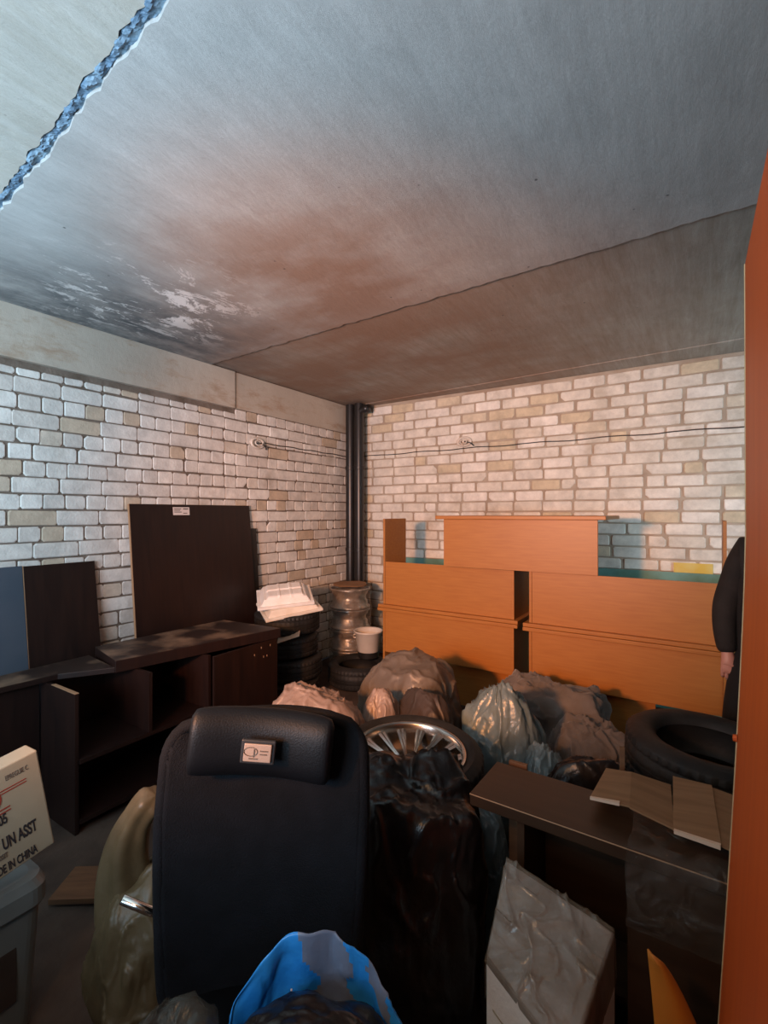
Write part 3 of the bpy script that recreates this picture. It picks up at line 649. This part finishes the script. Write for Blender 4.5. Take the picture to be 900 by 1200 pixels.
tag(obj('wood_stick', bx(-.007, .007, -.004, .004, 0, .80), M['wood'], loc=(-.20, 1.71, .003), rot=(radians(0), 0, radians(20))), 'thin pale wooden stick poking up behind the cardboard', 'stick')
tag(obj('wood_stick', bx(-.03, .03, -.006, .006, 0, .715), M['wood'], loc=(-.50, 1.60, .003)), 'narrow pale board end standing behind the shelf corner', 'board')

# ------------------------------------------------------------------ polystyrene box in a bag, front right
t = thing('polystyrene_box', 'white polystyrene box in a cloudy plastic bag at the front, below the dark shelf', 'box')
hi = [(-.430, 1.118, .475), (-.215, 1.010, .445), (-.165, 1.275, .545), (-.432, 1.275, .615)]
bm = bmesh.new(); hexa(bm, [(x, y, 0.003) for x, y, z in hi], hi); o = obj('box_body', bm, M['foam'], t, bevel=.006)
bm = bmesh.new()
def on(a, b, off):  # a point on the near left face
    p, q = Vector(hi[0]), Vector(hi[1]); d = (q - p); n = Vector((-d.y, d.x, 0)).normalized() * -1
    v = p + d * a; v.z -= b; return v + n * off
for (a0, a1, b0, b1) in ((.10, .40, .10, .105), (.395, .41, .10, .28), (.5, .9, .16, .165)):
    q = [on(a0, b0, .001), on(a1, b0, .001), on(a1, b1, .001), on(a0, b1, .001)]; q2 = [on(a0, b0, -.002), on(a1, b0, -.002), on(a1, b1, -.002), on(a0, b1, -.002)]
    hexa(bm, q, q2)
obj('moulded_groove', bm, M['carton'], t)
def cover(a, b):
    u = (a - .5) * 1.10 + .5; v = (b - .5) * 1.10 + .5
    cu, cv = min(1, max(0, u)), min(1, max(0, v))
    v_low = v < 0
    p = (Vector(hi[0]) * (1 - cu) + Vector(hi[1]) * cu) * (1 - cv) + (Vector(hi[3]) * (1 - cu) + Vector(hi[2]) * cu) * cv
    out = max(abs(u - cu), abs(v - cv)); p.z += .008 - out * (.35 if v_low else 2.4)
    p += (Vector(hi[1]) - Vector(hi[0])) * (u - cu) * .35 + (Vector(hi[3]) - Vector(hi[0])) * (v - cv) * .35
    q = Vector((a * 1.2 + .3 * nz((a, b, 0), 4), b * 1.2, 0)); p.z += .012 * abs(nz(q, 1.1, 1)) + .010 * max(0, ridge(q, 1.6, 2)) ** 9 + .006 * max(0, ridge(q, 4, 5)) ** 10
    return p
tag(obj('cloudy_bag', grid(cover, 80, 80), M['film_grey'], smooth=True), 'cloudy plastic bag drawn over the white polystyrene box', 'bag')
bag('film_bag', 'pale plastic bag lying on the floor right of the polystyrene box', 'bag', (-.02, 1.13, 0), .12, .09, .22, 83, M['bag_grey'], .3, amp=1.2)

# mustard pieces bottom right
def curl(w, h, bend, seed):
    def f(a, b):
        wd = w * (1 - b) ** .62 ; x = (a - .0) * wd; y = -bend * sin(a * pi * .8) * (1 - b * .6) + .05 * b
        return (x + .10 * 0 - .035 * b, y, h * b)
    return f
tag(solid(obj('curved_sheet', grid(curl(.21, .685, .05, 1), 24, 40), M['orange'], loc=(-.025, 1.07, .0), rot=(0, 0, radians(35)), smooth=True), .004), 'mustard orange curved pointed sheet standing at the bottom right', 'sheet')
bag('orange_bundle', 'small mustard orange bundle next to the orange board', 'bundle', (.15, 1.24, 0), .09, .05, .655, 91, M['orange'], .3, amp=1.2, sub=5)

# ------------------------------------------------------------------ cream carton and tub at the left
t = thing('printed_carton', 'cream cardboard carton with dark and red printing at the left frame edge', 'box', (-1.665, .705, .535), (radians(9), 0, radians(2)))
obj('carton_body', bx(-.07, 0, -.46, 0, 0, .31), M['carton'], t, bevel=.004)
def text(s, size, y, z, m, parent, bold=0.0, align='RIGHT', sx=1.0):
    cu = bpy.data.curves.new('txt', 'FONT'); cu.body = s; cu.size = size; cu.align_x = align; cu.extrude = .0004; cu.offset = bold
    o = bpy.data.objects.new('txt', cu); C.objects.link(o); bpy.context.view_layer.update()
    me = bpy.data.meshes.new_from_object(o.evaluated_get(bpy.context.evaluated_depsgraph_get())); bpy.data.objects.remove(o)
    return obj('printed_text', me, m, parent, loc=(.0008, y, z), rot=(pi / 2, 0, pi / 2))
def sxl(o, k): o.scale = (k, 1, 1); return o
sxl(text('EPREGUIE C', .021, -.030, .268, M['inkgrey'], t), .52)
sxl(text('005', .042, -.100, .150, M['ink'], t, .0012), .52)
sxl(text('UN ASST', .050, -.036, .076, M['ink'], t, .0014), .44)
sxl(text('ASSIT', .021, -.115, .052, M['inkgrey'], t, .0004), .5)
sxl(text('MADE IN CHINA', .036, -.046, .010, M['ink'], t, .001), .46)
for (a, b, c, d) in ((-.115, -.04, .235, .238), (-.115, -.04, .243, .246), (-.17, -.088, .180, .184), (-.17, -.088, .190, .194)): obj('red_line', bx(.0004, .001, a, b, c, d), M['red'], t)
em = obj('red_emblem', lathe([(0, 0), (.038, 0), (.038, .0006), (0, .0006)], 40), M['red'], t, loc=(.0004, -.142, .228), rot=(0, pi / 2, 0))
for z in (-.012, .002, .016): obj('emblem_line', bx(-z - .004, -z, -.022, .022, .0006, .0012), M['carton'], em)
t = thing('plastic_tub', 'pale grey plastic tub with a dark carrying handle under the printed carton', 'container', (-1.80, .50, 0), (0, 0, radians(0)))
def rr(w, d, r, n=6):
    out = []
    for cx, cy, a0 in ((w - r, d - r, 0), (-w + r, d - r, 90), (-w + r, -d + r, 180), (w - r, -d + r, 270)):
        for i in range(n + 1):
            a = radians(a0 + 90 * i / n); out.append((cx + r * cos(a), cy + r * sin(a)))
    return out
def loft(layers):
    bm = bmesh.new(); R_ = [[bm.verts.new((x, y, z)) for x, y in rr(w, d, r)] for w, d, r, z in layers]
    for a, b in zip(R_, R_[1:]):
        n = len(a)
        for i in range(n): bm.faces.new((a[i], a[(i + 1) % n], b[(i + 1) % n], b[i]))
    bm.faces.new(R_[0][::-1]); bm.faces.new(R_[-1]); return bm
obj('body', loft([(.10, .15, .03, 0), (.11, .16, .04, .01), (.125, .18, .04, .36), (.125, .18, .04, .37)]), M['tub'], t, smooth=False)
obj('lid', loft([(.135, .19, .045, .372), (.14, .195, .05, .38), (.14, .195, .05, .43), (.128, .183, .05, .455), (.11, .16, .05, .46)]), M['tub'], t, smooth=False)
obj('handle', tube([(.02, -.10, .462), (.02, -.09, .485), (.02, 0, .492), (.02, .09, .485), (.02, .10, .462)], .012, 8), M['darktub'], t, smooth=True)
obj('side_label', bx(.113, .1215, -.11, .11, .12, .30), M['bag_brown'], t)
tag(obj('wood_plank', bx(-.30, .30, -.09, .09, 0, .02), M['wood'], loc=(-1.95, 1.13, .012), rot=(0, 0, radians(35))), 'raw brown plank lying on the dirty floor in front of the low cabinet', 'plank')
tag(obj('wood_plank', bx(-.22, .22, -.10, .10, 0, .02), M['wood'], loc=(-2.12, 3.02, .012), rot=(0, 0, radians(20))), 'short plank on the floor in front of the tyre stack', 'plank')

# ------------------------------------------------------------------ office chair
t = thing('office_chair', 'black mesh office chair with a silver plate on its headrest', 'chair', (-.885, .835, 0), (0, 0, radians(36)))
def back(a, b, off=0):
    # a across, b up; rounded outline, gentle hollow, leaning back
    z = .40 + .635 * b; hw = .213 + .026 * min(1, b * 1.5)
    if b > .86: hw -= .085 * (1 - sqrt(max(0, 1 - ((b - .86) / .14) ** 2)))
    if b < .10: hw -= .05 * (1 - sqrt(max(0, 1 - ((.10 - b) / .10) ** 2)))
    u = a * 2 - 1; x = u * hw
    y = .02 - .045 * (u * u) + .10 * (b - .4) - .03 * sin(b * pi) + off
    return (x, y, z)
o = obj('backrest', grid(back, 40, 50), M['mesh'], t, smooth=True); solid(o, .03)
rim = [back(0, i / 40) for i in range(41)] + [back(i / 20, 1) for i in range(1, 20)] + [back(1, 1 - i / 40) for i in range(41)] + [back(1 - i / 20, 0) for i in range(1, 20)]
bm = tube([(x, y, z) for x, y, z in rim] + [rim[0]], .016, 10); obj('back_frame', bm, M['mesh'], t, smooth=True)
def head(a, b):
    an = b * 2 * pi; u = a * 2 - 1; e = (1 - abs(u) ** 8) ** .25 if abs(u) < 1 else 0
    return (u * .168 + .008, -.048 - .035 * u * u + .050 + .043 * cos(an) * max(.2, e) - .025, 1.0 + .080 * (abs(sin(an)) ** .75) * (1 if sin(an) > 0 else -1) * (.75 + .25 * e) + -.0 * u)
bm = grid(head, 40, 40); bm2 = bmesh.new()
hd = obj('headrest', bm, M['leather'], t, smooth=True, loc=(-.115, -.01, 0.0), rot=(radians(-2), radians(6), 0))
pl = obj('name_plate_frame', bx(-.052, .046, -.012, 0, -.036, .036), M['darktub'], t, bevel=.004, loc=(.0, -.062, 1.002), rot=(radians(-4), radians(6), 0))
p2 = obj('silver_plate', bx(-.042, .036, -.017, -.012, -.027, .027), M['plate'], pl, bevel=.003)
pl.scale = (.8, 1, .74)
p2['label'] = 'silver headrest plate'
bm = tube([(-.022 + .019 * cos(a), -.0175, .004 + .013 * sin(a)) for a in [i * 2 * pi / 24 for i in range(25)]], .0012, 6)
box(bm, -.026, -.001, -.0185, -.017, -.018, -.015); box(bm, -.014, -.011, -.0185, -.017, -.012, .012); box(bm, .004, .026, -.0185, -.017, .006, .009); box(bm, .004, .024, -.0185, -.017, -.004, -.001)
obj('plate_emblem', bm, M['inkgrey'], pl)
obj('seat', loft([(.20, .22, .09, .36), (.235, .25, .1, .375), (.24, .255, .1, .42), (.225, .24, .1, .44)]), M['leather'], t, smooth=True, loc=(0, -.25, 0))
for s in (-1,):
    ar = obj('armrest_frame', tube([(s * .21, .0, .575), (s * .27, -.02, .612), (s * .325, -.03, .648)], .0105, 12), M['chrome'], t, smooth=True)
    ar['label'] = 'chrome armrest tube'
    obj('armrest_frame', tube([(s * .225, -.10, .40), (s * .27, -.12, .42), (s * .295, -.12, .43)], .0105, 12), M['chrome'], t, smooth=True)
obj('gas_column', lathe([(0, .05), (.03, .05), (.03, .22), (.02, .22), (.02, .36), (0, .36)], 24), M['black'], t, loc=(0, -.25, 0))
for k in range(5):
    a = k * 2 * pi / 5 + .3
    lg = obj('base_leg', tube([(0, -.25, .10), (.15 * cos(a), -.25 + .15 * sin(a), .095), (.28 * cos(a), -.25 + .28 * sin(a), .07)], [.028, .022, .015], 8), M['black'], t, smooth=True)
    obj('caster', tube([(.28 * cos(a) - .02 * sin(a), -.25 + .28 * sin(a) + .02 * cos(a), .027), (.28 * cos(a) + .02 * sin(a), -.25 + .28 * sin(a) - .02 * cos(a), .027)], .025, 14), M['black'], lg)

# ------------------------------------------------------------------ blue bag on the seat
bl = Vector((-.60, .60, .445))
t = thing('blue_bag', 'bright blue plastic bag gaping open on the chair seat', 'bag', bl + Vector((.04, .03, .0)), (0, 0, radians(33)))
def bb(a, b):
    # a: 0..1 round from left over the back to right ; b: 0 bottom .. 1 mouth rim
    an = pi * (1.06 - 1.12 * a); r = .155 + .02 * b
    top = .33 * max(0, sin(an)) ** .8 - .03
    z = top * b + (1 - b) * 0.0
    q = (cos(an), sin(an), b)
    k = 1 + .05 * nz(q, 3.1, 2) + .05 * max(0, ridge(q, 2.6, 4)) ** 4 + .035 * sin(an * 13 + 2 * b)
    zz = z + .012 * nz(q, 4, 6) * b
    return (r * k * cos(an), .11 * k * sin(an) * (1 - .25 * b), max(.004, zz + .02))
def bmi(a, b): a += .03 * nz((a, b, 0), 9); return 1 if (.45 + .12 * (1 - b) < a < .60 + .05 * (1 - b)) or (.66 < a < .76 and b > .8) or (.855 < a < .895) else 0
solid(obj('back_wall', grid(bb, 90, 40, mi=bmi), [M['bluebag'], M['bluebag_grey']], t, smooth=True), .0015)
bag('dark_contents', None, None, (0, -.015, .0), .150, .088, .262, 101, M['garbage'], 0, amp=.6, sub=5, parent=t)
obj('white_string', tube([(-.045, .075, .215), (-.043, .05, .17), (-.04, .02, .12), (-.04, -.02, .08)], .0018, 6), M['foam'], t, smooth=True)
o = bag('clear_bag', 'greyish clear bag slumped beside the blue bag', 'bag', (-.765, .50, .445), .08, .09, .235, 107, M['film_bag'], 0, amp=1.1, sub=5)

# ------------------------------------------------------------------ tall orange board on the right
t = thing('tall_orange_board', 'tall orange laminate board standing upright at the right frame edge', 'board')
def bow(z): # x offset of the front corner with height
    return .078 - .081 * max(0, (1.5 - z) / 1.5) ** 1.25
zs = [2.012 * i / 24 for i in range(25)]
bm = bmesh.new()
def slabx(y0, y1, x_in, x_out, bm):
    prev = None
    for z in zs:
        r = [bm.verts.new((bow(z) + x_in, y0, z)), bm.verts.new((bow(z) + x_out, y0, z)), bm.verts.new((bow(z) + x_out, y1, z)), bm.verts.new((bow(z) + x_in, y1, z))]
        if prev:
            for i in range(4): bm.faces.new((prev[i], prev[(i + 1) % 4], r[(i + 1) % 4], r[i]))
        else: bm.faces.new(r[::-1])
        prev = r
    bm.faces.new(prev); return bm
obj('panel_face', slabx(.45, 1.118, 0, .018, bm), M['door'], t)
eb = obj('raw_edge', slabx(1.1182, 1.122, -.0015, .018, bmesh.new()), M['door_edge'], t); eb['label'] = 'pale raw front edge of the board'
obj('hinge_chip', lathe([(0, 0), (.007, 0), (.006, .006), (0, .007)], 10), M['door'], t, loc=(bow(1.13) - .001, 1.112, 1.13), rot=(0, -pi / 2, 0))

# ------------------------------------------------------------------ person behind the board
def skin(name, pts, edges, m, parent, root, sub=2):
    me = bpy.data.meshes.new(name); names = list(pts)
    me.from_pydata([pts[n][0] for n in names], [(names.index(a), names.index(b)) for a, b in edges], [])
    o = bpy.data.objects.new(name, me); C.objects.link(o)
    o.modifiers.new('skin', 'SKIN'); sv = me.skin_vertices[0].data
    for i, n in enumerate(names):
        r = pts[n][1]; sv[i].radius = r if isinstance(r, tuple) else (r, r); sv[i].use_root = n == root
    s = o.modifiers.new('sub', 'SUBSURF'); s.levels = sub; s.render_levels = sub
    bpy.context.view_layer.update()
    m2 = bpy.data.meshes.new_from_object(o.evaluated_get(bpy.context.evaluated_depsgraph_get())); bpy.data.objects.remove(o)
    m2.materials.clear()
    return obj(name, m2, m, parent, smooth=True)
P = thing('person', 'person in a black jacket standing mostly hidden behind the orange board, one arm hanging', 'person', (.375, 3.10, 0), (0, 0, radians(-8)))
P.scale = (.97, .97, .975)
pts = {'pelvis': ((0, 0, .95), (.15, .10)), 'waist': ((0, 0, 1.08), (.13, .09)), 'chest': ((0, 0, 1.30), (.15, .10)), 'neckb': ((0, .01, 1.45), (.07, .06)), 'neck': ((0, 0, 1.53), (.052, .055)),
       'jaw': ((0, -.02, 1.60), (.062, .075)), 'head': ((0, -.005, 1.68), (.075, .092)), 'crown': ((0, .005, 1.75), (.055, .065))}
ed = [('pelvis', 'waist'), ('waist', 'chest'), ('chest', 'neckb'), ('neckb', 'neck'), ('neck', 'jaw'), ('jaw', 'head'), ('head', 'crown')]
for s, n in ((-1, 'r'), (1, 'l')):
    fl_ = 1.0
    wx, wz = s * .245, .80
    pts.update({n + 'sh': ((s * .155, 0, 1.40), .058), n + 'ua': ((s * .210, .01, 1.25), .045), n + 'el': ((s * .260, .02, 1.08), .038), n + 'fa': ((s * .260, 0, .96), .036), n + 'wr': ((s * .246, -.02, .84), .028),
                n + 'pa': ((s * .240, -.03, .79), (.038, .024)), n + 'pb': ((s * .238, -.035, .755), (.040, .021)),
                n + 'hip': ((s * .10, 0, .88), .085), n + 'kn': ((s * .185, -.01, .49), .055), n + 'ca': ((s * .195, .01, .34), .05), n + 'an': ((s * .205, .01, .09), .036), n + 'ft': ((s * .212, -.13, .035), (.042, .03))})
    ed += [('chest', n + 'sh'), (n + 'sh', n + 'ua'), (n + 'ua', n + 'el'), (n + 'el', n + 'fa'), (n + 'fa', n + 'wr'), (n + 'wr', n + 'pa'), (n + 'pa', n + 'pb'),
           ('pelvis', n + 'hip'), (n + 'hip', n + 'kn'), (n + 'kn', n + 'ca'), (n + 'ca', n + 'an'), (n + 'an', n + 'ft')]
    for i, (dy, ln) in enumerate(((-.030, .062), (-.010, .070), (.010, .064), (.028, .050))):
        y0 = -.035 + dy; b1, b2, b3 = n + 'f%da' % i, n + 'f%db' % i, n + 'f%dc' % i
        xf = s * .238 + s * dy; pts[b1] = ((xf, -.037, .735), .0105); pts[b2] = ((xf, -.030, .735 - ln * .45), .0098); pts[b3] = ((xf, -.008, .735 - ln * .68), .0088)
        ed += [(n + 'pb', b1), (b1, b2), (b2, b3)]
    pts[n + 'ta'] = ((s * .200, -.045, .775), .012); pts[n + 'tb'] = ((s * .186, -.055, .748), .0105); pts[n + 'tc'] = ((s * .188, -.062, .724), .009)
    ed += [(n + 'pa', n + 'ta'), (n + 'ta', n + 'tb'), (n + 'tb', n + 'tc')]
body = skin('body', pts, ed, M['skin'], P, 'pelvis')
jp = {'hem': ((0, 0, .84), (.235, .15)), 'waist': ((0, 0, 1.06), (.225, .14)), 'chest': ((0, 0, 1.29), (.19, .135)), 'col': ((0, .01, 1.44), (.10, .085)), 'cot': ((0, .005, 1.51), (.075, .075))}
je = [('hem', 'waist'), ('waist', 'chest'), ('chest', 'col'), ('col', 'cot')]
for s, n in ((-1, 'r'), (1, 'l')):
    jp.update({n + 'sh': ((s * .165, 0, 1.40), .080), n + 'ua': ((s * .215, .01, 1.25), .066), n + 'el': ((s * .262, .02, 1.08), .066), n + 'fa': ((s * .262, 0, .96), .060), n + 'wr': ((s * .245, -.02, .825), .048)})
    je += [('chest', n + 'sh'), (n + 'sh', n + 'ua'), (n + 'ua', n + 'el'), (n + 'el', n + 'fa'), (n + 'fa', n + 'wr')]
skin('jacket', jp, je, M['jacket'], P, 'waist')
tp = {'w': ((0, 0, 1.0), (.16, .115)), 'p': ((0, 0, .92), (.165, .12))}; te = [('w', 'p')]
for s, n in ((-1, 'r'), (1, 'l')):
    tp.update({n + 'h': ((s * .13, 0, .80), .12), n + 'k': ((s * .19, -.01, .49), .09), n + 'c': ((s * .20, .01, .30), .08), n + 'a': ((s * .205, .0, .07), .065)})
    te += [('p', n + 'h'), (n + 'h', n + 'k'), (n + 'k', n + 'c'), (n + 'c', n + 'a')]
skin('trousers', tp, te, M['trousers'], P, 'p')
for s in (-1, 1):
    obj('shoe', loft([(.048, .135, .045, 0), (.052, .14, .05, .02), (.05, .135, .05, .05), (.04, .08, .04, .10)]), M['black'], P, smooth=True, loc=(s * .208, -.05, .003))
    e = bmesh.new(); bmesh.ops.create_uvsphere(e, u_segments=16, v_segments=10, radius=.0125); obj('eye', e, M['eye'], P, smooth=True, loc=(s * .030, -.078, 1.675))
    e = bmesh.new(); bmesh.ops.create_uvsphere(e, u_segments=14, v_segments=10, radius=1)
    for v in e.verts: v.co = Vector((v.co.x * .010, v.co.y * .02, v.co.z * .032))
    obj('ear', e, M['skin'], P, smooth=True, loc=(s * .074, .01, 1.665))
e = bmesh.new(); hexa(e, [(-.016, -.085, 1.632), (.016, -.085, 1.632), (.014, -.06, 1.632), (-.014, -.06, 1.632)], [(-.006, -.08, 1.685), (.006, -.08, 1.685), (.006, -.06, 1.685), (-.006, -.06, 1.685)])
for v in e.verts:
    if v.co.z < 1.64 and v.co.y < -.08: v.co.y -= .022
obj('nose', e, M['skin'], P, smooth=True, bevel=.005)
obj('mouth', tube([(-.024, -.088, 1.608), (0, -.096, 1.610), (.024, -.088, 1.608)], .005, 8), M['red'], P, smooth=True)
e = bmesh.new(); bmesh.ops.create_icosphere(e, subdivisions=4, radius=1)
for v in e.verts:
    v.co = Vector((v.co.x * .086, v.co.y * .103, v.co.z * .095)) + Vector((0, .012, 1.695)); v.co += .004 * Vector((nz(v.co, 40), nz(v.co, 41), nz(v.co, 42)))
    if v.co.y < -.045 and v.co.z < 1.73: v.co.y = -.045
    if v.co.z < 1.65: v.co.z = 1.65 ; 
obj('hair', e, M['hair'], P, smooth=True)
